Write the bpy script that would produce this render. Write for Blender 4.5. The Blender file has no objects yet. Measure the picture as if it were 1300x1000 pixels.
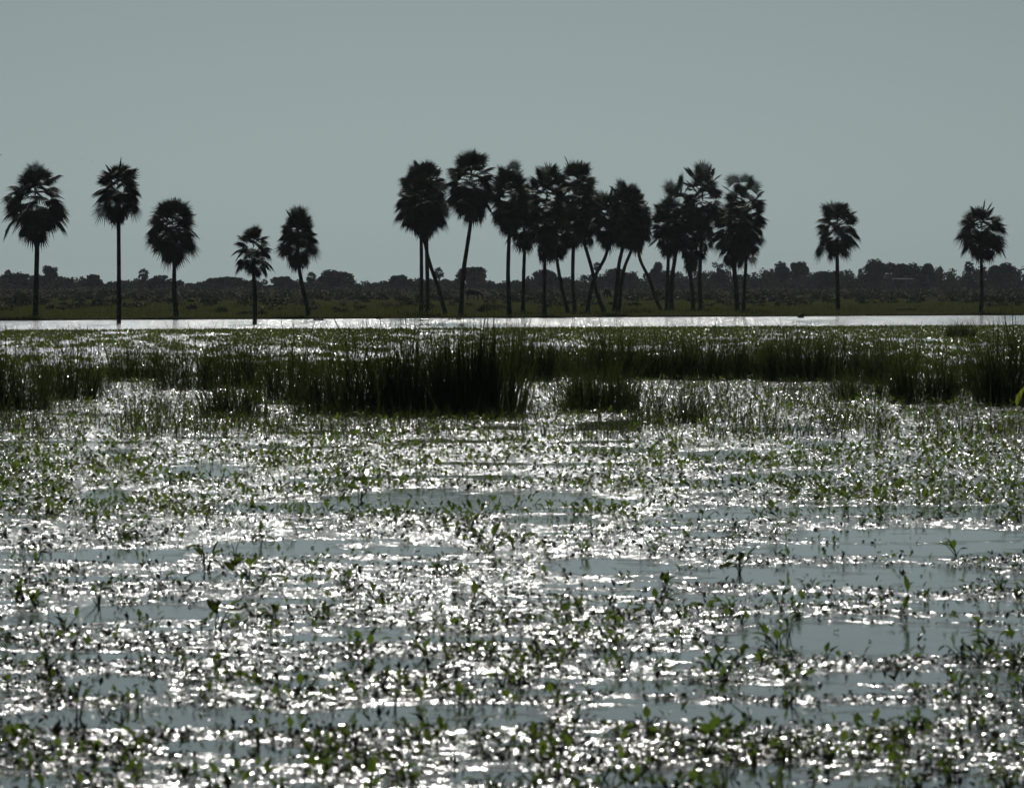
import bpy, math, random
import numpy as np
from mathutils import Vector

rnd = random.Random(7)
rng = np.random.default_rng(11)
S = bpy.context.scene
COL = S.collection
R = math.radians

# ------------------------------------------------------------------ camera
F_PX, CAM_H, HOR = 7430.0, 2.4, 362.0          # focal length in photo pixels, eye height, horizon row
TH = math.atan((500 - HOR) / F_PX)
CT, ST = math.cos(TH), math.sin(TH)
W_OUT = 1300.0

def at(px, py, Y):
    """world point at depth Y seen at photo pixel (px, py)"""
    u, v = (px - 650) / F_PX, (500 - py) / F_PX
    t = Y / (CT + v * ST)
    return Vector((u * t, Y, CAM_H + (-ST + v * CT) * t))

def depth(py, z=0.0):
    v = (500 - py) / F_PX
    dz = -ST + v * CT
    return (z - CAM_H) / dz * (CT + v * ST)

def on(px, py, z=0.0):
    return at(px, py, depth(py, z))

def px_size(Y):
    return Y / F_PX                            # metres per photo pixel at depth Y

cam_d = bpy.data.cameras.new('camera'); cam = bpy.data.objects.new('camera', cam_d); COL.objects.link(cam)
cam.location = (0, 0, CAM_H); cam.rotation_euler = (R(90) - TH, 0, 0)
cam_d.sensor_width = 36; cam_d.lens = 36 * F_PX / 1300
cam_d.clip_start = 1.0; cam_d.clip_end = 20000
cam_d.dof.use_dof = True; cam_d.dof.focus_distance = 260; cam_d.dof.aperture_fstop = 11
S.camera = cam

# ------------------------------------------------------------------ light
SUN_EL, SUN_AZ = 26.0, -0.7                     # degrees; azimuth from +Y, negative = to the left
w = bpy.data.worlds.new('World'); S.world = w; w.use_nodes = True
nt = w.node_tree; nt.nodes.clear()
sky = nt.nodes.new('ShaderNodeTexSky'); sky.sky_type = 'NISHITA'; sky.sun_disc = False
sky.sun_elevation = R(SUN_EL); sky.sun_rotation = R(SUN_AZ)
sky.altitude = 60; sky.air_density = 0.5; sky.dust_density = 1.45; sky.ozone_density = 3.0
hs = nt.nodes.new('ShaderNodeHueSaturation'); hs.inputs['Saturation'].default_value = 0.2
tint = nt.nodes.new('ShaderNodeMix'); tint.data_type = 'RGBA'; tint.blend_type = 'MULTIPLY'
tint.inputs['Factor'].default_value = 1.0; tint.inputs[7].default_value = (0.605, 0.76, 0.79, 1)
bg = nt.nodes.new('ShaderNodeBackground'); bg.inputs['Strength'].default_value = 0.05
wo = nt.nodes.new('ShaderNodeOutputWorld')
nt.links.new(sky.outputs[0], hs.inputs['Color']); nt.links.new(hs.outputs[0], tint.inputs[6])
nt.links.new(tint.outputs[2], bg.inputs['Color']); nt.links.new(bg.outputs[0], wo.inputs['Surface'])

sl = bpy.data.lights.new('sun', 'SUN'); sl.energy = 5.0; sl.angle = R(0.53); sl.color = (1.0, 0.96, 0.9)
so = bpy.data.objects.new('sun', sl); COL.objects.link(so)
sv = Vector((math.sin(R(SUN_AZ)) * math.cos(R(SUN_EL)), math.cos(R(SUN_AZ)) * math.cos(R(SUN_EL)), math.sin(R(SUN_EL))))
so.rotation_euler = sv.to_track_quat('Z', 'Y').to_euler(); so.location = sv * 300
S.view_settings.view_transform = 'Standard'; S.view_settings.look = 'None'
S.view_settings.exposure = -1.55; S.view_settings.gamma = 1.0; S.view_settings.use_curve_mapping = False
S.cycles.use_denoising = True
S.cycles.max_bounces = 5; S.cycles.diffuse_bounces = 2; S.cycles.glossy_bounces = 3
S.cycles.transmission_bounces = 3; S.cycles.volume_bounces = 0
S.cycles.sample_clamp_indirect = 4.0

# ------------------------------------------------------------------ materials
def new_mat(name):
    m = bpy.data.materials.new(name); m.use_nodes = True
    t = m.node_tree; t.nodes.clear()
    out = t.nodes.new('ShaderNodeOutputMaterial')
    return m, t, out

def noise_ramp(t, scale, c0, c1, lo=0.35, hi=0.65, detail=4, coord='Object', stretch=None):
    tc = t.nodes.new('ShaderNodeTexCoord')
    n = t.nodes.new('ShaderNodeTexNoise'); n.inputs['Scale'].default_value = scale; n.inputs['Detail'].default_value = detail
    if stretch:
        mp = t.nodes.new('ShaderNodeMapping'); mp.inputs['Scale'].default_value = stretch
        t.links.new(tc.outputs[coord], mp.inputs[0]); t.links.new(mp.outputs[0], n.inputs['Vector'])
    else:
        t.links.new(tc.outputs[coord], n.inputs['Vector'])
    r = t.nodes.new('ShaderNodeValToRGB')
    r.color_ramp.elements[0].position = lo; r.color_ramp.elements[0].color = (*c0, 1)
    r.color_ramp.elements[1].position = hi; r.color_ramp.elements[1].color = (*c1, 1)
    t.links.new(n.outputs['Fac'], r.inputs[0])
    return r

def leaf_mat(name, c0, c1, scale, rough=0.45, trans=0.25, tcol=(0.10, 0.16, 0.02), coord='Object', spec=0.5):
    m, t, out = new_mat(name)
    r = noise_ramp(t, scale, c0, c1, coord=coord)
    p = t.nodes.new('ShaderNodeBsdfPrincipled'); p.inputs['Roughness'].default_value = rough
    p.inputs['Specular IOR Level'].default_value = spec
    t.links.new(r.outputs[0], p.inputs['Base Color'])
    if trans > 0:
        tr = t.nodes.new('ShaderNodeBsdfTranslucent'); tr.inputs[0].default_value = (*tcol, 1)
        mx = t.nodes.new('ShaderNodeMixShader'); mx.inputs[0].default_value = trans
        t.links.new(p.outputs[0], mx.inputs[1]); t.links.new(tr.outputs[0], mx.inputs[2])
        t.links.new(mx.outputs[0], out.inputs[0])
    else:
        t.links.new(p.outputs[0], out.inputs[0])
    return m

M = {}
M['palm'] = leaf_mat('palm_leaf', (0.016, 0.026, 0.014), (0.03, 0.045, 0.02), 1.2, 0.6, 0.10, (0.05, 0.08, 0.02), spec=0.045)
M['dead'] = leaf_mat('dead_palm_leaf', (0.025, 0.02, 0.013), (0.045, 0.036, 0.022), 1.5, 0.7, 0.06, (0.06, 0.045, 0.02))
M['trunk'] = leaf_mat('palm_trunk', (0.035, 0.033, 0.029), (0.075, 0.07, 0.062), 3.0, 0.85, 0.0)
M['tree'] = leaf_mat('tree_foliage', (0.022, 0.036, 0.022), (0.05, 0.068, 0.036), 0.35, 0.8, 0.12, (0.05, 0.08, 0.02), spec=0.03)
M['bark'] = leaf_mat('tree_bark', (0.03, 0.026, 0.022), (0.06, 0.052, 0.044), 2.0, 0.9, 0.0)
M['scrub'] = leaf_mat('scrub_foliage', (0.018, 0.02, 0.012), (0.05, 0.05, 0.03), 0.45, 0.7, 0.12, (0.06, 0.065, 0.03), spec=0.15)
M['dry'] = leaf_mat('dry_scrub_foliage', (0.07, 0.06, 0.04), (0.20, 0.175, 0.13), 0.6, 0.7, 0.3, (0.16, 0.14, 0.08), spec=0.25)
M['reed'] = leaf_mat('reed_blade', (0.034, 0.042, 0.018), (0.068, 0.078, 0.032), 0.9, 0.5, 0.28, (0.09, 0.12, 0.025), spec=0.3)
M['reed_green'] = leaf_mat('green_reed_blade', (0.05, 0.07, 0.02), (0.08, 0.10, 0.03), 0.9, 0.4, 0.35, (0.14, 0.2, 0.03))  # greener, more translucent blades mixed at random through the clumps
M['water_leaf'] = leaf_mat('water_plant_leaf', (0.035, 0.060, 0.015), (0.07, 0.105, 0.025), 3.0, 0.34, 0.5, (0.17, 0.265, 0.03), spec=0.35)
M['old_leaf'] = leaf_mat('brown_water_leaf', (0.03, 0.026, 0.016), (0.06, 0.048, 0.03), 6.0, 0.35, 0.1, (0.08, 0.06, 0.02))
M['meadow'] = leaf_mat('marsh_meadow_leaf', (0.05, 0.07, 0.015), (0.09, 0.11, 0.03), 0.4, 0.3, 0.45, (0.16, 0.22, 0.03))
M['float'] = leaf_mat('floating_leaf', (0.03, 0.038, 0.018), (0.06, 0.065, 0.032), 2.0, 0.22, 0.15, (0.12, 0.14, 0.03))
M['grass'] = leaf_mat('field_grass', (0.05, 0.07, 0.015), (0.08, 0.10, 0.025), 0.3, 0.6, 0.42, (0.10, 0.112, 0.03), spec=0.15)
M['lime'] = leaf_mat('lime_leaf', (0.09, 0.12, 0.015), (0.12, 0.15, 0.02), 4.0, 0.35, 0.6, (0.45, 0.55, 0.04))
M['hide'] = leaf_mat('brown_cow_hide', (0.018, 0.012, 0.010), (0.032, 0.02, 0.015), 3.0, 0.95, 0.0, spec=0.02)
M['feather'] = leaf_mat('dark_feather', (0.02, 0.02, 0.022), (0.04, 0.04, 0.042), 5.0, 0.6, 0.0)
M['wood'] = leaf_mat('weathered_wood', (0.03, 0.027, 0.024), (0.06, 0.055, 0.05), 4.0, 0.85, 0.0)
M['sheet'] = leaf_mat('zinc_sheet', (0.06, 0.075, 0.08), (0.1, 0.115, 0.12), 2.0, 0.9, 0.0, spec=0.05)

# ground: olive turf with bare and dead-grass patches; mud below the water line
m, t, out = new_mat('turf_ground'); M['ground'] = m
r1 = noise_ramp(t, 0.06, (0.07, 0.083, 0.026), (0.13, 0.132, 0.05), 0.35, 0.7, 6)
r2 = noise_ramp(t, 0.9, (0.55, 0.5, 0.5), (1.0, 1.0, 1.0), 0.3, 0.6, 6)
mu = t.nodes.new('ShaderNodeMix'); mu.data_type = 'RGBA'; mu.blend_type = 'MULTIPLY'; mu.inputs['Factor'].default_value = 1
t.links.new(r1.outputs[0], mu.inputs[6]); t.links.new(r2.outputs[0], mu.inputs[7])
geo = t.nodes.new('ShaderNodeNewGeometry'); sx = t.nodes.new('ShaderNodeSeparateXYZ'); t.links.new(geo.outputs['Position'], sx.inputs[0])
mr = t.nodes.new('ShaderNodeMapRange'); mr.inputs['From Min'].default_value = 0.06; mr.inputs['From Max'].default_value = 0.13
t.links.new(sx.outputs['Z'], mr.inputs['Value'])
mud = t.nodes.new('ShaderNodeMix'); mud.data_type = 'RGBA'; mud.inputs[6].default_value = (0.035, 0.03, 0.025, 1)
t.links.new(mr.outputs[0], mud.inputs['Factor']); t.links.new(mu.outputs[2], mud.inputs[7])
p = t.nodes.new('ShaderNodeBsdfPrincipled'); p.inputs['Roughness'].default_value = 0.95; p.inputs['Specular IOR Level'].default_value = 0.0
t.links.new(mud.outputs[2], p.inputs['Base Color']); t.links.new(p.outputs[0], out.inputs[0])

# water: dark, mirror-like; ripple slopes come straight from vector noise so that they do not depend on distance
RIPPLE = dict(s1=1.01, s2=0.68, calm=0.028, bias=0.0)
m, t, out = new_mat('marsh_water'); M['water'] = m
tc = t.nodes.new('ShaderNodeTexCoord')
def vnoise(scale, detail, stretch):
    mp = t.nodes.new('ShaderNodeMapping'); mp.inputs['Scale'].default_value = stretch
    t.links.new(tc.outputs['Object'], mp.inputs[0])
    n = t.nodes.new('ShaderNodeTexNoise'); n.inputs['Scale'].default_value = scale; n.inputs['Detail'].default_value = detail
    n.inputs['Roughness'].default_value = 0.6
    t.links.new(mp.outputs[0], n.inputs['Vector'])
    s = t.nodes.new('ShaderNodeVectorMath'); s.operation = 'SUBTRACT'; s.inputs[1].default_value = (0.5, 0.5, 0.5)
    t.links.new(n.outputs['Color'], s.inputs[0])
    return s
def vscale(node, val=None, link=None):
    s = t.nodes.new('ShaderNodeVectorMath'); s.operation = 'SCALE'
    t.links.new(node.outputs[0], s.inputs[0])
    if link is not None: t.links.new(link, s.inputs['Scale'])
    else: s.inputs['Scale'].default_value = val
    return s
a1 = vscale(vnoise(15.0, 3, (0.42, 1.0, 1)), RIPPLE['s1'])
a2 = vscale(vnoise(60.0, 2, (0.6, 1, 1)), RIPPLE['s2'])
ad = t.nodes.new('ShaderNodeVectorMath'); ad.operation = 'ADD'; t.links.new(a1.outputs[0], ad.inputs[0]); t.links.new(a2.outputs[0], ad.inputs[1])
att = t.nodes.new('ShaderNodeAttribute'); att.attribute_name = 'ripple'
brk = t.nodes.new('ShaderNodeTexNoise'); brk.inputs['Scale'].default_value = 1.3; brk.inputs['Detail'].default_value = 4
t.links.new(tc.outputs['Object'], brk.inputs['Vector'])
ma = t.nodes.new('ShaderNodeMath'); ma.operation = 'MULTIPLY_ADD'; ma.inputs[1].default_value = 2.6; ma.inputs[2].default_value = -1.25
t.links.new(brk.outputs['Fac'], ma.inputs[0])
mb = t.nodes.new('ShaderNodeMath'); mb.operation = 'ADD'; t.links.new(ma.outputs[0], mb.inputs[0]); t.links.new(att.outputs['Fac'], mb.inputs[1])
mc = t.nodes.new('ShaderNodeMapRange'); mc.inputs['From Min'].default_value = 0.3; mc.inputs['From Max'].default_value = 0.75
mc.inputs['To Min'].default_value = RIPPLE['calm']; mc.inputs['To Max'].default_value = 1.0
t.links.new(mb.outputs[0], mc.inputs['Value'])
sl_ = vscale(ad, link=mc.outputs[0])
fl = t.nodes.new('ShaderNodeVectorMath'); fl.operation = 'MULTIPLY_ADD'; fl.inputs[1].default_value = (1.45, 1.0, 0); fl.inputs[2].default_value = (0, RIPPLE['bias'] * .3, 1)
t.links.new(sl_.outputs[0], fl.inputs[0])
nn = t.nodes.new('ShaderNodeVectorMath'); nn.operation = 'NORMALIZE'; t.links.new(fl.outputs[0], nn.inputs[0])
p = t.nodes.new('ShaderNodeBsdfPrincipled'); p.inputs['Base Color'].default_value = (0.013, 0.018, 0.020, 1)
p.inputs['IOR'].default_value = 1.333
rr = t.nodes.new('ShaderNodeMapRange'); rr.inputs['To Min'].default_value = 0.07; rr.inputs['To Max'].default_value = 0.125
t.links.new(mc.outputs[0], rr.inputs['Value']); t.links.new(rr.outputs[0], p.inputs['Roughness'])
t.links.new(nn.outputs[0], p.inputs['Normal']); t.links.new(p.outputs[0], out.inputs[0])

# ------------------------------------------------------------------ mesh helpers
class MB:
    """collects vertices, triangles and quads; build() links them as one mesh object"""
    def __init__(s): s.v = []; s.t = []; s.q = []; s.n = 0
    def add(s, V, T=None, Q=None):
        V = np.asarray(V, dtype=np.float64).reshape(-1, 3)
        if T is not None and len(T): s.t.append(np.asarray(T, dtype=np.int64) + s.n)
        if Q is not None and len(Q): s.q.append(np.asarray(Q, dtype=np.int64) + s.n)
        s.v.append(V); s.n += len(V)
    def inst(s, tv, tt, tq, rot, loc):
        """template verts tv (k,3) at n places: rot (n,3,3) with scale baked in, loc (n,3)"""
        n, k = len(loc), len(tv)
        V = np.einsum('nij,kj->nki', rot, tv) + loc[:, None, :]
        off = (np.arange(n) * k)[:, None, None]
        T = (np.asarray(tt)[None] + off).reshape(-1, 3) if tt is not None and len(tt) else None
        Q = (np.asarray(tq)[None] + off).reshape(-1, 4) if tq is not None and len(tq) else None
        s.add(V.reshape(-1, 3), T, Q)
    def tube(s, pts, rad, n=8, cap=True):
        P = [Vector(p) for p in pts]; V = []; Q = []; T = []
        for i, c in enumerate(P):
            d = (P[min(i + 1, len(P) - 1)] - P[max(i - 1, 0)]).normalized()
            a = d.cross(Vector((0, 1, 0))) if abs(d.y) < 0.9 else d.cross(Vector((1, 0, 0)))
            a.normalize(); b = d.cross(a)
            for k in range(n):
                an = 2 * math.pi * k / n
                V.append(c + (a * math.cos(an) + b * math.sin(an)) * rad[i])
        for i in range(len(P) - 1):
            for k in range(n):
                k2 = (k + 1) % n
                Q.append((i * n + k, i * n + k2, (i + 1) * n + k2, (i + 1) * n + k))
        if cap:
            for i in (0, len(P) - 1):
                V.append(P[i]); c = len(V) - 1
                for k in range(n): T.append((i * n + k, i * n + (k + 1) % n, c))
        s.add([tuple(v) for v in V], T, Q)
    def mesh(s, name, mat, smooth=False):
        V = np.concatenate(s.v); me = bpy.data.meshes.new(name)
        T = np.concatenate(s.t) if s.t else np.zeros((0, 3), int)
        Q = np.concatenate(s.q) if s.q else np.zeros((0, 4), int)
        me.vertices.add(len(V)); me.vertices.foreach_set('co', V.astype(np.float32).ravel())
        L = np.concatenate([T.ravel(), Q.ravel()]); me.loops.add(len(L)); me.loops.foreach_set('vertex_index', L.astype(np.int32))
        st = np.concatenate([np.arange(len(T)) * 3, len(T) * 3 + np.arange(len(Q)) * 4])
        me.polygons.add(len(st)); me.polygons.foreach_set('loop_start', st.astype(np.int32))
        if smooth: me.polygons.foreach_set('use_smooth', np.ones(len(st), bool))
        me.update(calc_edges=True); me.validate(); me.materials.append(mat)
        return me
    def build(s, name, mat, parent=None, smooth=False, loc=None):
        if loc is not None:
            for a in s.v: a -= np.array(loc)
        o = bpy.data.objects.new(name, s.mesh(name, mat, smooth)); COL.objects.link(o)
        if parent is not None: o.parent = parent
        if loc is not None: o.location = loc
        return o

def tag(o, label=None, cat=None, group=None, kind=None):
    if label: o['label'] = label
    if cat: o['category'] = cat
    if group: o['group'] = group
    if kind: o['kind'] = kind
    return o

def thing(name, label, cat, loc, group=None):
    o = bpy.data.objects.new(name, None); COL.objects.link(o); o.location = loc; o.empty_display_size = 0.3
    return tag(o, label, cat, group)

def rel(mb, loc):
    for a in mb.v: a -= np.array(loc)
    return mb

def rots(az, el, roll, sc):
    """frames whose local +Y points along azimuth az (from +X), elevation el; local Z rolled about it"""
    az, el, roll = map(np.asarray, (az, el, roll))
    d = np.stack([np.cos(el) * np.cos(az), np.cos(el) * np.sin(az), np.sin(el)], -1)
    h = np.stack([np.sin(az), -np.cos(az), np.zeros_like(az)], -1)
    u = np.cross(h, d)
    x = h * np.cos(roll)[:, None] + u * np.sin(roll)[:, None]
    z = np.cross(x, d)
    m_ = np.stack([x, d, z], -1)
    sc = np.asarray(sc)
    return m_ * (sc[:, None, :] if sc.ndim == 2 else sc[:, None, None])

def hash2(ix, iy, seed):
    h = (ix * 374761393 + iy * 668265263 + seed * 974711) & 0xffffffff
    h = ((h ^ (h >> 13)) * 1274126177) & 0xffffffff
    return ((h ^ (h >> 16)) & 0xffff) / 65535.0
def vn(x, y, seed=0):
    x, y = np.asarray(x, float), np.asarray(y, float)
    ix, iy = np.floor(x).astype(np.int64), np.floor(y).astype(np.int64)
    fx, fy = x - ix, y - iy; fx = fx * fx * (3 - 2 * fx); fy = fy * fy * (3 - 2 * fy)
    a, b = hash2(ix, iy, seed), hash2(ix + 1, iy, seed); c, d = hash2(ix, iy + 1, seed), hash2(ix + 1, iy + 1, seed)
    return (a * (1 - fx) + b * fx) * (1 - fy) + (c * (1 - fx) + d * fx) * fy
def fbm(x, y, seed=0, o=4):
    s, a, f, tot = 0, 1.0, 1.0, 0
    for k in range(o):
        s = s + a * vn(x * f, y * f, seed + k); tot += a; a *= 0.5; f *= 2.03
    return s / tot

# ------------------------------------------------------------------ terrain and water
def shore_y(x):
    return 430 + 0.965 * np.clip(x, -330, 400)
def ground_z(x, y):
    s = np.asarray(y, float) - shore_y(np.asarray(x, float))
    z = np.interp(s, [-60, -4, 0, 3, 12, 160, 800, 1500], [-0.7, -0.15, 0.01, 0.09, 0.14, 0.28, 0.8, 1.0])
    return z + np.where(s > 4, 0.10 * (fbm(np.asarray(x) / 14, np.asarray(y) / 14, 5) - 0.5), 0) * np.clip((s - 4) / 20, 0, 1)
def gz(x, y): return float(ground_z(np.array([x]), np.array([y]))[0])

xs = np.concatenate([np.linspace(-3000, -500, 8), np.linspace(-330, 400, 200), np.linspace(600, 3000, 8)])
ss = np.concatenate([np.linspace(-900, -70, 10), np.linspace(-60, -5, 8), np.linspace(-4, 40, 45), np.linspace(45, 900, 130), np.geomspace(950, 4200, 14)])
X, SS = np.meshgrid(xs, ss); Y = shore_y(X) + SS; Z = ground_z(X, Y)
def grid_quads(nr, nc):
    i = np.arange(nr * nc).reshape(nr, nc)
    return np.stack([i[:-1, :-1], i[:-1, 1:], i[1:, 1:], i[1:, :-1]], -1).reshape(-1, 4)
b = MB(); b.add(np.stack([X, Y, Z], -1).reshape(-1, 3), None, grid_quads(*X.shape))
tag(b.build('ground', M['ground'], smooth=True), kind='structure')

# calm lanes of the water, as seen in the photo: centre x, y, half length, half height (photo pixels on the water plane)
CALM = [(1110, 812, 185, 23), (985, 876, 125, 8), (1030, 908, 180, 13), (1170, 860, 140, 9), (560, 908, 140, 16), (800, 905, 75, 11),
        (805, 872, 70, 8), (215, 912, 225, 13), (150, 872, 65, 12), (75, 785, 70, 8), (185, 778, 90, 10), (470, 802, 45, 8), (495, 843, 68, 9),
        (815, 990, 55, 12), (930, 988, 75, 13), (1180, 993, 120, 7), (45, 992, 42, 10), (355, 644, 80, 7), (120, 706, 135, 7), (345, 697, 95, 9),
        (135, 630, 30, 9), (595, 636, 170, 14), (510, 699, 80, 7), (780, 719, 92, 11), (785, 571, 50, 4), (1150, 680, 155, 9), (1130, 699, 175, 8),
        (1085, 731, 220, 13), (1100, 648, 200, 6), (910, 576, 50, 5), (700, 660, 60, 6), (250, 600, 60, 5), (980, 545, 80, 3), (560, 560, 60, 3),
        (620, 985, 60, 8), (330, 955, 50, 6), (1230, 770, 80, 7), (600, 812, 70, 6), (900, 655, 60, 6)]
def calm_field(x, y):
    yy = np.maximum(y, 12.0)
    v = (0 - CAM_H) / yy
    py = 500 - F_PX * (ST + CT * v) / (CT - ST * v)
    px = 650 + F_PX * x / (yy * CT + (CAM_H) * ST)
    c = np.zeros_like(x)
    wob = 1 + 0.5 * (fbm(x * 1.1, y * 0.35, 3) - 0.5)
    for (cx, cy, hl, hh) in CALM:
        d = np.sqrt((np.abs(px - cx) / hl) ** 4 + (np.abs(py - cy + 4 * (fbm(px / 60, py / 40, 8) - .5)) / (hh * .85)) ** 2)
        c = np.maximum(c, np.clip(1.55 - d * wob, 0, 1))
    ln = fbm(px / 130, py / 5.5, 17, 3) - .12 * np.clip((560 - py) / 60, 0, 1)
    return np.maximum(c, np.clip((ln - .60) * 9, 0, 1))
rows = np.concatenate([[-300, -60, 5, 15], np.geomspace(24, 130, 560), np.geomspace(133, 520, 120), [560, 700, 900]])
cs = np.concatenate([[-60, -12, -4, -2], np.linspace(-1.25, 1.25, 181), [2, 4, 12, 60]])
Cg, Yw = np.meshgrid(cs, rows); Xw = Cg * (np.maximum(Yw, 10) * 0.0875 + 0.6)
rip = np.interp(Yw, [240, 330], [1, .93]) * np.clip(1.15 - calm_field(Xw, Yw) * 1.25 + np.interp(Yw, [200, 330], [.25, .7]) * (fbm(Xw / 2.5, Yw / 6, 21) - 0.5), 0, 1.2)
b = MB(); b.add(np.stack([Xw, Yw, np.zeros_like(Xw)], -1).reshape(-1, 3), None, grid_quads(*Xw.shape))
wat = tag(b.build('water', M['water'], smooth=True), kind='structure')
at_ = wat.data.attributes.new('ripple', 'FLOAT', 'POINT'); at_.data.foreach_set('value', rip.ravel().astype(np.float32))

# ------------------------------------------------------------------ haze
m, t, out = new_mat('marsh_haze')
pv = t.nodes.new('ShaderNodeVolumePrincipled'); pv.inputs['Color'].default_value = (0.80, 0.92, 1.0, 1)
pv.inputs['Density'].default_value = 0.00003; pv.inputs['Anisotropy'].default_value = 0.5
t.links.new(pv.outputs[0], out.inputs['Volume'])
b = MB(); x0, x1, y0, y1, z0, z1 = -3200, 3200, -1400, 5200, -2.0, 15.0
b.add([(x, y, z) for z in (z0, z1) for y in (y0, y1) for x in (x0, x1)], None, [(0, 2, 3, 1), (4, 5, 7, 6), (0, 1, 5, 4), (1, 3, 7, 5), (3, 2, 6, 7), (2, 0, 4, 6)])
tag(b.build('haze', m), 'thin pale haze over the whole marsh', 'haze', kind='stuff')

# ------------------------------------------------------------------ palms
def fan_frond(mb, o, az, el, petiole, blade, droop, roll, nseg, spread, rg, bend=0.0):
    """one fan leaf: petiole and a pleated blade of pointed segments, drooping with gravity"""
    d = np.array([math.cos(el) * math.cos(az), math.cos(el) * math.sin(az), math.sin(el)])
    h = np.array([math.sin(az), -math.cos(az), 0.0]); u = np.cross(h, d)
    x = h * math.cos(roll) + u * math.sin(roll); n = np.cross(x, d)
    tip = o + d * petiole + np.array([0, 0, -droop * 0.25 * petiole])
    wv = h * 0.016
    mid = o + d * petiole * 0.5 + np.array([0, 0, 0.04 * petiole])
    mb.add([o - wv * 1.5, o + wv * 1.5, mid + wv, mid - wv, tip + wv * .7, tip - wv * .7], None, [(0, 1, 2, 3), (3, 2, 4, 5)])
    e2 = el - bend                                            # the blade bends down where it leaves the petiole
    d = np.array([math.cos(e2) * math.cos(az), math.cos(e2) * math.sin(az), math.sin(e2)]); u = np.cross(h, d)
    x = h * math.cos(roll) + u * math.sin(roll); n = np.cross(x, d)
    V = []; T = []
    g = spread / nseg
    for k in range(nseg):
        a = -spread / 2 + (k + .5) * g
        ln = blade * (0.72 + 0.28 * math.cos(a * 0.75)) * rg.uniform(0.86, 1.08)
        def P(r, ang, lift):
            q = tip + (d * math.cos(ang) + x * math.sin(ang)) * r + n * lift
            q = q + np.array([0, 0, -droop * r * r / blade * 0.55]); return q
        i = len(V)
        V += [tip, P(ln * .54, a - g * .46, -0.015), P(ln * .54, a + g * .46, -0.015), P(ln, a + rg.uniform(-.06, .06), 0.0), P(ln * .5, a, 0.03)]
        T += [(i, i + 1, i + 4), (i, i + 4, i + 2), (i + 1, i + 3, i + 4), (i + 4, i + 3, i + 2)]
    mb.add(V, T)

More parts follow.
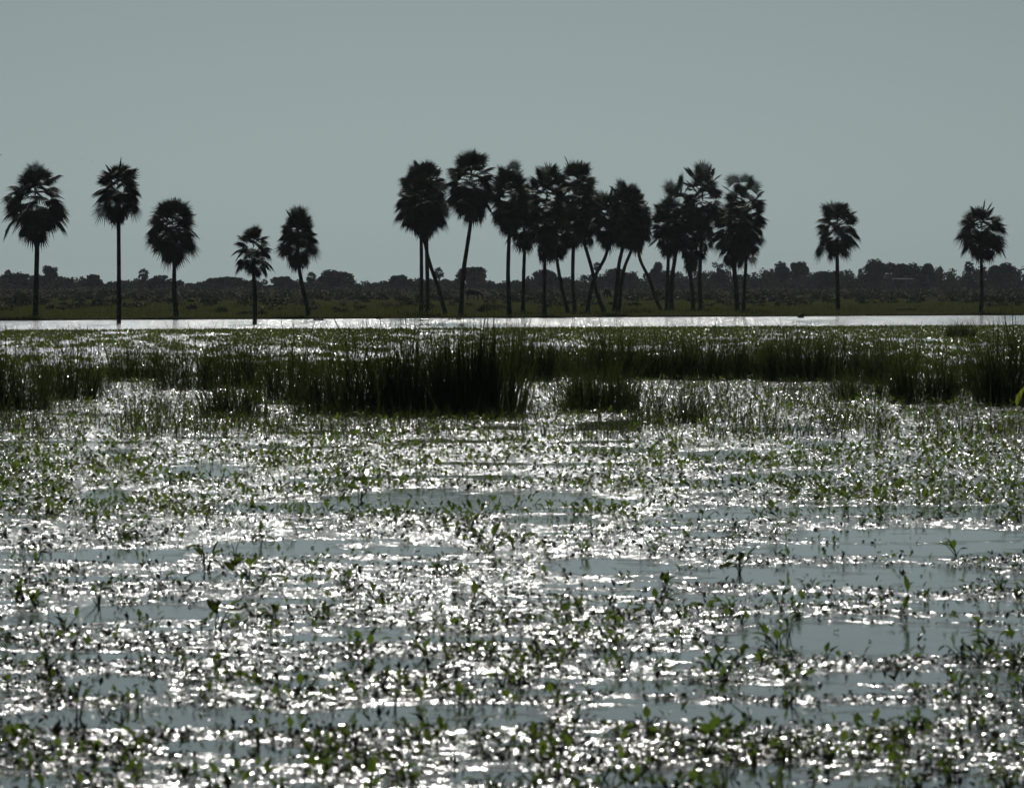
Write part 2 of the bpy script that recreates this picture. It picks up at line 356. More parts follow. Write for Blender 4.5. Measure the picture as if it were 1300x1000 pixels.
PALM_ROWS = []
def palm(label, trunk_px, crown, w0=6.5, w1=4.6, n=46, dead=14, shape='round', seed=1, Y=None, gap=0.0, hang=0.0, group=None, droop=0.55):
    """trunk_px: photo pixels from foot to crown; crown: x0, x1, y0, y1 in photo pixels"""
    rg = random.Random(seed * 101 + 5)
    fx, fy = trunk_px[0]
    if fy < 406 and Y is None: fy -= 1.6
    if Y is None:
        Y = depth(fy, 0.05)
        for _ in range(4): Y = depth(fy, gz((fx - 650) * Y / F_PX, Y) + 0.0)
    base = at(fx, fy, Y); base.z = gz(base.x, Y) - 0.02
    s = px_size(Y)
    root = thing('palm_tree', label, 'palm tree', base, group)
    ctr = np.array(at((crown[0] + crown[1]) / 2, (crown[2] + crown[3]) / 2, Y))
    hw, hv = (crown[1] - crown[0]) / 2 * s, (crown[3] - crown[2]) / 2 * s
    # trunk
    pts = [at(x, y, Y) for x, y in trunk_px]; pts[0].z = base.z - 0.05
    top = Vector((ctr[0] * .5 + pts[-1].x * .5, Y, ctr[2] - hv * 0.3)); pts.append(top)
    for p_ in pts[1:-1]: p_.x += rg.uniform(-1.3, 1.3) * s
    dense = []; L = len(pts)
    for i in range(L - 1):                                   # smooth curve through the points
        p0, p1, p2, p3 = pts[max(i - 1, 0)], pts[i], pts[i + 1], pts[min(i + 2, L - 1)]
        for k in range(6):
            q = k / 6
            dense.append(0.5 * ((2 * p1) + (p2 - p0) * q + (2 * p0 - 5 * p1 + 4 * p2 - p3) * q * q + (3 * p1 - p0 - 3 * p2 + p3) * q ** 3))
    dense.append(pts[-1])
    m_ = len(dense); rad = []
    for i in range(m_):
        q = i / (m_ - 1); r = (w0 * (1 - q) + w1 * q) * s / 2 * .88
        r *= 1 + 0.55 * math.exp(-q * 26) + 0.05 * rg.uniform(-1, 1); rad.append(r)
    tb = MB(); tb.tube(dense, rad, 10)
    rel(tb, base).build('trunk', M['trunk'], root, smooth=True)
    # crown
    hub = np.array([top.x, Y, ctr[2] - 0.08 * hv])
    cb = MB(); ga = 2.399963; n = int(n * 1.6); dead = int(dead * 1.35)
    for k in range(n):
        q = (k + .5) / n
        el = math.asin(1 - q * (1.42 if shape != 'cone' else 1.25)) if shape != 'top' else math.asin(1 - q * 0.95)
        el = min(el + rg.uniform(-.15, .15), 1.45)
        az = k * ga + rg.uniform(-.25, .25)
        kx = hw
        if shape == 'cone': kx = hw * (0.55 + 0.45 * (1 - (math.sin(el) + 1) / 2) ** .8 * 1.25)
        reach = 1 / ((math.cos(el) / (kx * 1.09)) ** 3.2 + (abs(math.sin(el)) / (hv * 1.01)) ** 3.2) ** (1 / 3.2) * rg.uniform(.80, 1.06)
        blade = min(reach * .58, 1.2) * rg.uniform(.75, 1.15); bend = (.05 + .55 * max(0, math.cos(el)) ** 1.5) * (.55 if el > .25 else 1) * rg.uniform(.5, 1.4); pet = max(reach - blade * (.25 + .65 * math.cos(bend)), .15)
        o = hub + np.array([0, 0, hv * (0.32 * math.sin(el) + rg.uniform(-.09, .09))])
        pet *= 1 - 0.26 * max(0, math.sin(el))
        dr = droop * (0.25 + 0.75 * math.cos(el)) * rg.uniform(.6, 1.3)
        if rg.random() < gap: continue
        fan_frond(cb, o, az, el, pet, blade, dr, rg.uniform(-.75, .75), 22, 3.7, rg, bend)
    # spear leaves standing in the middle
    for k in range(3):
        fan_frond(cb, hub + np.array([0, 0, .35 * hv]), rg.uniform(0, 6.3), R(rg.uniform(60, 82)), hv * .18, hv * .3, .1, rg.uniform(-1, 1), 9, 1.3, rg)
    rel(cb, base).build('crown', M['palm'], root)
    db = MB()
    for k in range(dead):
        el = R(rg.uniform(-70, -8) - hang); az = k * ga + rg.uniform(-.4, .4)
        reach = 1 / math.sqrt((math.cos(el) / (hw * .9)) ** 2 + (math.sin(el) / (hv * 1.0)) ** 2) * rg.uniform(.75, 1.02)
        blade = min(reach * .5, .85) * rg.uniform(.8, 1.1)
        fan_frond(db, hub + np.array([0, 0, -.25 * hv]) , az, el, max(reach * .78 - blade * .7, .12), blade, rg.uniform(.5, 1.1), rg.uniform(-1.1, 1.1), 12, 2.8, rg, rg.uniform(.1, .7))
    if dead: rel(db, base).build('dead_fronds', M['dead'], root)
    return root

PALMS = [
 ('broad ragged palm furthest left, gaps of sky in its crown and a tuft under it', [(45, 404), (45, 370), (46, 310)], (2, 87, 208, 302), dict(n=44, dead=20, seed=1, w0=8.5, w1=5.5, gap=.06, droop=.8)),
 ('tall thin straight palm with a narrow windswept crown and drooping skirt, second from left', [(151, 407), (151, 360), (150, 275)], (118, 180, 204, 275), dict(n=30, dead=22, seed=2, w0=7, w1=4.6, hang=12)),
 ('short palm with a squarish crown between the tall thin palm and the sparse small palm', [(224, 404), (222, 370), (220, 330)], (184, 253, 248, 330), dict(n=44, dead=20, seed=3, w0=7.5, w1=4.5)),
 ('smallest sparse palm with separate hanging fans, its foot in the water', [(323, 407), (323, 380), (322, 350)], (295, 348, 286, 350), dict(n=20, dead=9, seed=4, w0=6.5, w1=5, gap=.05, droop=.9)),
 ('palm with a cone shaped crown and trunk leaning left, bush at its foot', [(393, 403), (386, 375), (379, 337)], (345, 407, 262, 336), dict(n=48, dead=18, seed=5, w0=6.5, w1=4.5, shape='cone')),
 ('left upright trunk of the round crowned palm trio left of the main grove', [(535, 404), (535, 350), (533, 292)], (498, 556, 212, 293), dict(n=52, dead=22, seed=6, w0=5.5, w1=4.5)),
 ('middle upright trunk of the round crowned palm trio left of the main grove', [(543, 404), (543, 350), (541, 292)], (508, 570, 204, 292), dict(n=56, dead=22, seed=7, w0=6.5, w1=4.5)),
 ('slanting trunk of the round crowned palm trio, its foot to the right of the others', [(566, 401), (556, 367), (547, 335), (540, 312), (536, 293)], (512, 573, 222, 294), dict(n=46, dead=18, seed=8, w0=6, w1=4)),
 ('tallest single palm with a bowed trunk, just right of the palm trio', [(585, 402), (589, 350), (592, 315), (597, 280)], (566, 632, 189, 280), dict(n=44, dead=20, seed=9, w0=7, w1=4.6)),
 ('straight palm at the left end of the main grove', [(647, 402), (646, 350), (647, 298)], (622, 675, 205, 300), dict(n=44, dead=20, seed=10, w0=6.5, w1=4.5)),
 ('palm with a low crown partly behind the leftmost palm of the main grove', [(664, 399), (664, 350), (666, 318)], (640, 690, 232, 320), dict(n=34, dead=20, seed=11, w0=5.6, w1=4.2)),
 ('palm of the main grove with a tall narrow crown and low hanging skirt', [(691, 402), (690, 360), (693, 325)], (670, 722, 200, 326), dict(n=46, dead=26, seed=12, w0=6, w1=4.6, hang=8)),
 ('palm leaning left with a small low crown inside the main grove', [(722, 402), (715, 377), (710, 345), (706, 318)], (686, 733, 272, 325), dict(n=24, dead=18, seed=13, w0=5.6, w1=4)),
 ('tallest palm in the middle of the main grove, straight trunk', [(730, 402), (727, 360), (727, 310)], (704, 762, 195, 312), dict(n=50, dead=24, seed=14, w0=6, w1=4.4)),
 ('palm leaning left whose trunk crosses in front of another in an X', [(768, 402), (758, 372), (753, 345), (747, 322), (742, 308)], (718, 768, 226, 311), dict(n=40, dead=20, seed=15, w0=6, w1=4.2)),
 ('palm leaning right whose trunk passes behind another in an X', [(745, 402), (751, 368), (757, 347), (767, 328), (771, 312)], (748, 794, 240, 314), dict(n=34, dead=20, seed=16, w0=5.6, w1=4.2)),
 ('left palm of a pair rising from one foot, dense round crown', [(780, 402), (782, 366), (786, 336), (792, 310)], (772, 824, 227, 314), dict(n=56, dead=26, seed=17, w0=6.4, w1=4.6)),
 ('right palm of a pair rising from one foot, darker lower crown', [(786, 402), (789, 364), (794, 340), (802, 314)], (780, 831, 238, 316), dict(n=46, dead=26, seed=18, w0=5.6, w1=4)),
 ('strongly curved palm sweeping left from its foot', [(840, 402), (831, 378), (823, 353), (814, 332), (810, 315)], (788, 828, 256, 317), dict(n=26, dead=16, seed=19, w0=5, w1=4)),
 ('thin palm with a low crown left in the right hand grove', [(846, 402), (847, 360), (848, 326)], (824, 868, 250, 328), dict(n=36, dead=20, seed=20, w0=5.4, w1=4.6)),
 ('thick palm with a ragged arching crown beside the thin low palm', [(853, 402), (853, 360), (856, 325)], (838, 890, 222, 326), dict(n=36, dead=20, seed=21, w0=6.4, w1=5.2, gap=.1)),
 ('palm of the right hand grove with a low shaggy skirt reaching far down its trunk', [(880, 402), (878, 370), (876, 340)], (860, 900, 258, 342), dict(n=30, dead=30, seed=22, w0=6, w1=4.6, hang=10)),
 ('tallest palm of the right hand grove', [(890, 402), (889, 360), (890, 320)], (866, 920, 199, 322), dict(n=50, dead=24, seed=23, w0=6.2, w1=4.8)),
 ('palm with wide low fronds left in the last close pair', [(936, 402), (935, 370), (933, 332)], (901, 962, 252, 336), dict(n=44, dead=22, seed=24, w0=7.4, w1=5.6)),
 ('taller palm right in the last close pair', [(944, 401), (945, 365), (946, 330)], (912, 973, 218, 332), dict(n=46, dead=24, seed=25, w0=5.4, w1=4.4)),
 ('lone slim palm on the right with open upper fronds, nearer the grove', [(1064, 401), (1063, 365), (1063, 326)], (1034, 1092, 252, 327), dict(n=36, dead=18, seed=26, w0=6.5, w1=4.2)),
 ('lone round crowned palm furthest right', [(1245, 399), (1246, 365), (1246, 326)], (1215, 1278, 258, 327), dict(n=40, dead=16, seed=27, w0=5.6, w1=4.0)),
]
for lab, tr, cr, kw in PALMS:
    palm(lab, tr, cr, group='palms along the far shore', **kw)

# ------------------------------------------------------------------ broadleaf trees, bushes, scrub
KITE = np.array([(-.5, 0, 0), (0, -.35, .06), (.5, 0, 0), (0, .5, .05)]); KITE_T = [(0, 1, 3), (1, 2, 3)]
def rand_rots(n, sc):
    return rots(rng.uniform(0, 6.283, n), rng.uniform(-1.2, 1.2, n), rng.uniform(-1.5, 1.5, n), sc)
def clump_crown(mb, c, rx, ry, rz, n, leaf, lobes, rg):
    """leaf-sized faces spread through several uneven lobes"""
    L = []
    for k in range(lobes):
        a = rg.uniform(0, 6.283); q = rg.uniform(.15, .75)
        L.append((c[0] + rx * q * math.cos(a), c[1] + ry * q * math.sin(a), c[2] + rz * rg.uniform(-.5, .55), rg.uniform(.32, .55)))
    per = max(1, n // lobes); P = []
    for (x, y, z, s) in L:
        v = rng.normal(size=(per, 3)); v /= np.linalg.norm(v, axis=1)[:, None]
        r = rng.uniform(.35, 1.06, per) ** .6
        P.append(np.array([x, y, z]) + v * r[:, None] * np.array([rx, ry, rz]) * s)
    P = np.concatenate(P)
    mb.inst(KITE, KITE_T, None, rand_rots(len(P), leaf * rng.uniform(.5, 1.5, len(P))), P)

TREE_Y = 1350.0
def far_tree(px, ytop, wpx, label, Y=TREE_Y, group='trees standing out of the far treeline', lobes=7, kind='tree'):
    rg = random.Random(int(px * 7 + ytop))
    base = at(px, 372, Y); base.z = gz(base.x, Y)
    s = px_size(Y); top = at(px, ytop, Y).z; H = top - base.z; rx = wpx / 2 * s
    root = thing('broadleaf_tree', label, 'tree', base, group)
    tb = MB(); lean = rg.uniform(-.3, .3)
    tb.tube([base + Vector((0, 0, -.1)), base + Vector((lean * .4, 0, H * .3)), base + Vector((lean, 0, H * .72))], [.28, .2, .1], 7)
    for k in range(4):
        a = rg.uniform(0, 6.28); z0 = H * rg.uniform(.3, .5)
        tb.tube([base + Vector((lean * .5, 0, z0)), base + Vector((math.cos(a) * rx * .5, math.sin(a) * rx * .5, z0 + H * .22))], [.12, .05], 5)
    rel(tb, base).build('trunk', M['bark'], root)
    cb = MB(); cz = H * 0.62
    clump_crown(cb, (base.x + lean, base.y, base.z + cz), rx, rx * .9, H * .42, int(900 + 60 * wpx), .42, lobes, rg)
    k = MB(); clump_crown(cb, (base.x + lean * .6, base.y, base.z + H * .8), rx * .55, rx * .5, H * .22, 260, .34, 3, rg)
    rel(cb, base).build('crown', M['tree'], root)

def far_palm(px, ytop, wpx, label, Y=TREE_Y - 60):
    palm(label, [(px, 368), (px, 360), (px + .3, ytop + wpx * .9)], (px - wpx / 2, px + wpx / 2, ytop, ytop + wpx * 1.05), w0=2.6, w1=2.2, n=26, dead=10, seed=int(px), Y=Y, group='palms standing in the far treeline')

for px, yt, wp, lab in [
  (30, 345, 40, 'low round tree in the treeline behind the ragged leftmost palm'),
  (66, 339, 26, 'thin flat topped tree above the treeline right of the leftmost palm'),
  (120, 349, 34, 'low tree in the far treeline just left of the tall thin palm'),
  (205, 349, 34, 'low tree in the far treeline beside the squarish crowned palm'),
  (285, 351, 62, 'long low tree clump in the treeline left of the smallest palm'),
  (362, 351, 28, 'small round tree in the treeline left of the leaning cone crowned palm'),
  (425, 344, 46, 'sloping tree clump in the treeline right of the leaning cone crowned palm'),
  (502, 349, 34, 'low tree in the treeline just left of the palm trio'),
  (604, 339, 56, 'humped tree with a pointed top right of the bowed tallest single palm'),
  (697, 341, 58, 'domed tree in the treeline behind the left of the main grove'),
  (775, 340, 60, 'domed tree in the treeline behind the crossing palm trunks'),
  (834, 333, 26, 'taller tree in the treeline seen between the two groves'),
  (914, 333, 30, 'tree in the treeline seen just left of the last close pair of palms'),
  (994, 327, 26, 'pointed tree top, tallest in the treeline, right of the last close pair'),
  (1014, 332, 26, 'rounded tree joined to the right of the tallest pointed treeline tree'),
  (1052, 343, 40, 'low tree in the treeline behind the lone slim palm'),
  (1119, 330, 44, 'large dark round tree in the treeline between the two lone right palms'),
  (1148, 335, 36, 'tree joined to the right of the large dark round treeline tree'),
  (1176, 335, 24, 'small peaked tree midway between the two lone right palms'),
  (1270, 335, 40, 'rounded tree in the treeline right of the furthest right palm')]:
    far_tree(px, yt, wp, lab)
for px, yt, wp, lab in [
  (10, 342, 10, 'tiny distant palm in the treeline at the left edge of the view'),
  (182, 340, 14, 'distant palm above the treeline between the tall thin palm and the squarish palm'),
  (395, 345, 14, 'distant palm above the treeline just right of the leaning cone crowned palm'),
  (557, 339, 13, 'distant palm above the treeline between the palm trio and the bowed palm'),
  (758, 332, 11, 'distant palm above the treeline above the crossing palm trunks'),
  (1230, 331, 13, 'distant palm above the treeline just left of the furthest right palm')]:
    far_palm(px, yt, wp, lab)

# the wood itself: one mass of crowns following the skyline
PROF = np.array([(-60, 348), (0, 347), (45, 347), (95, 350), (140, 357), (172, 352), (215, 353), (235, 356), (252, 363), (262, 355), (330, 355), (338, 361), (362, 354), (385, 358), (420, 348), (445, 352),
  (465, 358), (500, 352), (545, 353), (570, 352), (600, 347), (620, 352), (630, 358), (655, 356), (690, 347), (715, 349), (728, 355), (760, 345), (790, 347), (835, 344), (870, 344), (900, 345), (950, 345),
  (985, 338), (1020, 339), (1032, 346), (1080, 341), (1110, 334), (1150, 336), (1175, 338), (1215, 339), (1265, 336), (1300, 336), (1360, 338)], float)
b = MB(); rg = random.Random(3)
s = px_size(1450)
for px in np.arange(-160, 1461, 3.6):
    Yt = 1450 + rg.uniform(-50, 60); px_ = px + rg.uniform(-3, 3)
    yt = np.interp(px_, PROF[:, 0], PROF[:, 1]) + rg.uniform(-1.5, 3)
    top = at(px_, yt, Yt); g0 = gz(top.x, Yt); H = top.z - g0
    clump_crown(b, (top.x, Yt, g0 + H * .45), rg.uniform(1.8, 3.0), 2.2, H * .6, 300, .5, 4, rg)
    clump_crown(b, (top.x, Yt - 3, g0 + H * .2), 1.8, 2.2, H * .3, 90, .6, 3, rg)
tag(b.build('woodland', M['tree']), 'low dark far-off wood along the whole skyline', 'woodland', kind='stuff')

# scrub over the field: one mass, denser with distance
b = MB(); bd = MB(); rg = random.Random(5)
def bush(mb, c, r, h, n, leaf, rg):
    v = rng.normal(size=(n, 3)); v[:, 2] = np.abs(v[:, 2]); v /= np.linalg.norm(v, axis=1)[:, None]
    q = rng.uniform(.25, 1.1, n) ** .7
    bump = 1 + .3 * np.sin(v[:, 0] * 5 + rg.uniform(0, 6)) * np.sin(v[:, 1] * 4 + rg.uniform(0, 6))
    P = np.array(c) + v * (q * bump)[:, None] * np.array([r, r, h])
    mb.inst(KITE, KITE_T, None, rand_rots(n, leaf * rng.uniform(.5, 1.5, n)), P)
cnt = 0
while cnt < 3900:
    Yb = 1330 - 850 * rg.random() ** 1.35; xb = rg.uniform(-.11, .11) * Yb
    sdist = Yb - float(shore_y(np.array([xb]))[0])
    pxb = 650 + F_PX * xb / Yb
    if sdist < 25 or (586 < pxb < 616 and 610 < Yb < 810) or (763 < pxb < 780 and 720 < Yb < 910): continue
    dens = np.interp(sdist, [20, 60, 160, 300, 800], [.06, .14, .34, .62, 1.0])
    if fbm(np.array([xb / 9]), np.array([Yb / 30]), 9)[0] < .62 - .32 * dens or rg.random() > dens: continue
    r = rg.uniform(.35, 1.1) * (1 if Yb < 800 else 1.25)
    if 580 < pxb < 622 and Yb < 800 or 758 < pxb < 785 and Yb < 900: r *= .5
    dry = cnt % 5 == 0 or (578 < pxb < 624 and 800 < Yb < 1150) or (758 < pxb < 786 and 880 < Yb < 1200)
    bush(bd if dry else b, (xb, Yb, gz(xb, Yb) - .05), r * (.7 if cnt % 5 == 0 else 1), r * rg.uniform(.55, 1.05), 46 if Yb > 700 else 90, .3 if Yb > 700 else .2, rg); cnt += 1
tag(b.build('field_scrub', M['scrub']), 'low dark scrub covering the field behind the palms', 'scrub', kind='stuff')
tag(bd.build('dry_scrub', M['dry']), 'pale dry tufts scattered through the dark scrub of the field', 'scrub', kind='stuff')

# turf tufts of the near part of the field
BL = np.array([(-.5, 0, 0), (.5, 0, 0), (.12, .1, 1.0)]); BL_T = [(0, 1, 2)]
n = 60000
xx = rng.uniform(-62, 75, n); sd = 3 + 190 * rng.random(n) ** 1.6; yy = shore_y(xx) + sd
keep = fbm(xx / 5, yy / 12, 14) > .36; xx, yy = xx[keep], yy[keep]; n = len(xx)
hh = rng.uniform(.08, .26, n) * np.where(rng.random(n) < .05, 2.2, 1)
az = rng.uniform(0, 6.283, n); c_, s_ = np.cos(az), np.sin(az); ww = rng.uniform(.05, .16, n)
rot = np.zeros((n, 3, 3)); rot[:, 0, 0] = c_ * ww; rot[:, 0, 1] = -s_ * hh; rot[:, 1, 0] = s_ * ww; rot[:, 1, 1] = c_ * hh
rot[:, 0, 2] = rng.normal(0, .25, n) * hh; rot[:, 1, 2] = rng.normal(0, .25, n) * hh; rot[:, 2, 2] = hh
b = MB(); b.inst(BL, BL_T, None, rot, np.stack([xx, yy, ground_z(xx, yy) - .01], -1))
tag(b.build('field_grass', M['grass']), 'short olive grass on the far bank', 'grass', kind='stuff')

def shrub(px, py, wpx, hpx, label, name='shrub', leaf=.09):
    Y = depth(py, .15)
    for _ in range(4): Y = depth(py, gz((px - 650) * Y / F_PX, Y))
    base = at(px, py, Y); base.z = gz(base.x, Y); s = px_size(Y)
    rg = random.Random(int(px * 3 + py)); mb = MB()
    for k in range(3):
        bush(mb, (base.x + rg.uniform(-.3, .3) * wpx * s, base.y + rg.uniform(-.2, .2), base.z - .03), wpx * s * rg.uniform(.28, .42), hpx * s * rg.uniform(.7, 1.05), 260, leaf * 1.3, rg)
    st = MB()
    for k in range(5):
        a = rg.uniform(0, 6.28); st.tube([base, base + Vector((math.cos(a) * wpx * s * .2, math.sin(a) * wpx * s * .2, hpx * s * .6))], [.02, .008], 5)
    root = thing(name, label, 'bush', base, 'dark bushes on the bank')
    rel(mb, base).build('foliage', M['scrub'], root); rel(st, base).build('stem', M['bark'], root)
for a in [(245, 393, 15, 7, 'small dark round bush on the grass right of the squarish palm'),
          (283, 397, 17, 9, 'two humped dark bush on the grass midway between squarish and smallest palm'),
          (311, 400, 20, 5, 'low flat dark bush touching the left of the smallest palm trunk'),
          (334, 400, 15, 6, 'low dark bush just right of the smallest palm trunk'),
          (402, 403, 20, 9, 'dark mound shaped bush at the foot of the leaning cone crowned palm'),
          (430, 398, 24, 6, 'wide low bush right of the leaning cone crowned palm'),
          (484, 402, 14, 6, 'small dark bush near the water left of the palm trio'),
          (576, 402, 20, 9, 'dark bush between the slanting trio trunk and the bowed palm'),
          (616, 397, 15, 13, 'pointed dark bush on the grass right of the bowed palm'),
          (706, 403, 16, 7, 'dark bush at the foot of the palm leaning left in the main grove'),
          (736, 403, 14, 6, 'dark bush at the foot of the tallest main grove palm'),
          (868, 402, 16, 6, 'low bush between the trunks of the right hand grove'),
          (926, 402, 18, 6, 'low bush at the left foot of the last close pair of palms'),
          (987, 389, 9, 5, 'tiny dark bush on the grass left of the dark stump'),
          (1003, 386, 9, 4, 'tiny dark bush at the scrub edge above the dark stump'),
          (735, 372, 13, 22, 'upright dark bush rising above the scrub behind the main grove')]:
    shrub(*a)

# ------------------------------------------------------------------ stump, log, shelter, cows, birds
def placed(px, py, z=.15):
    Y = depth(py, z)
    for _ in range(4): Y = depth(py, gz((px - 650) * Y / F_PX, Y))
    p_ = at(px, py, Y); p_.z = gz(p_.x, Y); return p_, px_size(Y)
base, s = placed(1016, 400)
b = MB(); b.tube([base + Vector((-.05, 0, -.05)), base + Vector((.0, 0, .18)), base + Vector((.1, 0, .45)), base + Vector((.17, 0, .52))], [.33, .26, .22, .17], 9)
for a in range(5): b.tube([base + Vector((0, 0, .12)), base + Vector((.5 * math.cos(a * 1.3), .5 * math.sin(a * 1.3), -.03))], [.1, .04], 6)
b.tube([base + Vector((.15, 0, .35)), base + Vector((.24, 0, .58))], [.08, .05], 6)
tag(rel(b, base).build('tree_stump', M['wood'], loc=None), 'dark slanting stump at the water edge left of the lone slim palm', 'stump').location = base
base, s = placed(1150, 394)
b = MB(); b.tube([base + Vector((-.9, 0, .1)), base + Vector((-.3, .05, .13)), base + Vector((.4, 0, .12)), base + Vector((1.0, -.05, .1))], [.09, .12, .11, .07], 9)
b.tube([base + Vector((.2, 0, .15)), base + Vector((.45, .1, .32))], [.05, .02], 6)
tag(rel(b, base).build('fallen_log', M['wood']), 'long low dark log lying on the grass between the two lone right palms', 'log').location = base

Ysh = 1200.0
base = at(1147, 366, Ysh); base.z = gz(base.x, Ysh)
root = thing('field_shelter', 'pale roofed open shelter in front of the treeline, right of centre', 'shelter', base)
root['label'] = 'tiny pale roofed open shelter in front of the dark trees between the lone right palms'
zt = at(1147, 354.5, Ysh).z - base.z
b = MB()
b.add([(-2.3, -.9, zt - .1), (2.1, -.9, zt - .1), (2.1, .9, zt + .12), (-2.3, .9, zt + .12), (-2.3, -.9, zt - .04), (2.1, -.9, zt - .04), (2.1, .9, zt + .18), (-2.3, .9, zt + .18)], None,
      [(0, 1, 2, 3), (4, 5, 6, 7), (0, 1, 5, 4), (1, 2, 6, 5), (2, 3, 7, 6), (3, 0, 4, 7)])
b.build('roof', M['sheet'], root)
for x in (-2.0, 1.8):
    for y in (-.7, .7):
        b = MB(); b.tube([(x, y, -.1), (x, y, zt - .02 + y * .1)], [.07, .06], 8); b.build('post', M['sheet'], root)

def cow(px, py, heading, label, s=1.0, graze=True):
    base, _ = placed(px, py)
    root = thing('cow', label, 'cow', base, 'cows in the scrub'); root.rotation_euler = (0, 0, heading); root.scale = (s,) * 3
    V = [(-.75, 0, 1.12), (-.35, 0, 1.08), (.15, 0, 1.06), (.6, 0, 1.14)]; r = [(.26, .3), (.32, .36), (.33, .37), (.26, .33)]
    E = [(0, 1), (1, 2), (2, 3)]
    def chain(frm, pts, rr):
        i = frm
        for q, ra in zip(pts, rr):
            V.append(q); r.append((ra, ra)); E.append((i, len(V) - 1)); i = len(V) - 1
    if graze: chain(3, [(.95, 0, .92), (1.16, 0, .55), (1.22, 0, .36), (1.3, 0, .12)], [.2, .15, .15, .08])
    else: chain(3, [(.92, 0, 1.38), (1.12, 0, 1.52), (1.42, 0, 1.38)], [.19, .16, .09])
    for sy in (-.2, .2):
        chain(3, [(.55, sy, .72), (.58, sy, .42), (.56, sy, .06)], [.13, .075, .06])
        chain(0, [(-.72, sy, .85), (-.62, sy, .62), (-.78, sy, .38), (-.72, sy, .05)], [.18, .12, .07, .06])
    chain(0, [(-1.0, 0, 1.1), (-1.06, 0, .7), (-1.05, 0, .5)], [.06, .03, .05])
    me = bpy.data.meshes.new('body'); me.from_pydata(V, E, []); me.materials.append(M['hide'])
    o = bpy.data.objects.new('body', me); COL.objects.link(o); o.parent = root
    md = o.modifiers.new('skin', 'SKIN'); sub = o.modifiers.new('sub', 'SUBSURF'); sub.levels = sub.render_levels = 1
    for i, ra in enumerate(r): me.skin_vertices[0].data[i].radius = ra
    for i in range(len(V)): me.skin_vertices[0].data[i].use_root = (i == 1)
    hx, hz = (1.2, .52) if graze else (1.12, 1.6)
    for nm, k in (('ear', .0), ('horn', 1)):
        for sy in (-1, 1):
            b = MB()
            if k: b.tube([(hx, sy * .07, hz), (hx + .02, sy * .2, hz + .08), (hx + .03, sy * .22, hz + .2)], [.03, .022, .006], 6)
            else: b.tube([(hx, sy * .1, hz - .06), (hx - .03, sy * .2, hz - .08), (hx - .02, sy * .28, hz - .12)], [.03, .05, .01], 6)
            b.build(nm, M['hide'], root)
cow(601, 382, 0.1, 'dark brown cow grazing with its head down, just right of the bowed palm trunk')
cow(771, 379, 1.15, 'dark cow turned away in the scrub, between the crossed trunks and the palm pair', .95)

def bird(px, py, Y, span, head, label):
    c = at(px, py, Y); root = thing('flying_bird', label, 'bird', c, 'birds in the sky on the left'); root.rotation_euler = (0, 0, head)
    b = MB(); L = span * .45
    b.tube([(-L * .6, 0, 0), (-L * .3, 0, -.0), (0, 0, 0), (L * .3, 0, .01), (L * .42, 0, .02), (L * .55, 0, .015)], [.004, L * .1, L * .14, L * .1, L * .07, .003], 8)
    b.add([(-L * .55, 0, 0), (-L * .85, -L * .14, 0), (-L * .85, L * .14, 0)], [(0, 1, 2)]); b.build('body', M['feather'], root, smooth=True)
    for sy in (-1, 1):
        b = MB(); t_ = .006
        P = [(L * .2, sy * L * .08, 0), (-L * .18, sy * L * .08, 0), (-L * .22, sy * span * .27, L * .22), (L * .16, sy * span * .27, L * .26), (-L * .3, sy * span * .5, L * .12)]
        b.add([(x, y, z + t_) for x, y, z in P] + [(x, y, z - t_) for x, y, z in P], [(3, 2, 4), (8, 9, 7)], [(0, 1, 2, 3), (8, 7, 6, 5)]); b.build('wing', M['feather'], root)
bird(0, 197, 300, .42, 1.2, 'dark bird at the left edge of the picture, cut off by the frame')
bird(104, 201, 430, .17, .4, 'tiny bird left of the tall thin palm crown, the higher of two')
bird(117, 206, 430, .18, .9, 'tiny bird closest to the top of the tall thin palm crown')
bird(75, 222, 430, .14, 2.2, 'tiny bird just right of the leftmost palm crown')
bird(60, 207, 430, .12, 1.7, 'tiny bird just above the leftmost palm crown')

# ------------------------------------------------------------------ reeds
def blades(mb, x, y, h, wd, lean_x, lean_y, bend, z0=0):
    """curved tapering blades, 3 segments each"""
    n = len(x); tt = np.array([0, .4, .75, 1.0]); wf = np.array([.8, 1.0, .7, .05])
    az = rng.uniform(0, 3.1416, n); cx, cy = np.cos(az) * wd / 2, np.sin(az) * wd / 2
    V = np.zeros((n, 8, 3))
    for i, q in enumerate(tt):
        k = q * q * bend + q * .45
        px_, py_, pz = x + lean_x * h * k, y + lean_y * h * k, z0 + h * (q - .18 * bend * q ** 3) - .02
        V[:, 2 * i] = np.stack([px_ - cx * wf[i], py_ - cy * wf[i], pz], -1); V[:, 2 * i + 1] = np.stack([px_ + cx * wf[i], py_ + cy * wf[i], pz], -1)
    q0 = np.array([(0, 1, 3, 2), (2, 3, 5, 4), (4, 5, 7, 6)])
    mb.add(V.reshape(-1, 3), None, (q0[None] + (np.arange(n) * 8)[:, None, None]).reshape(-1, 4))

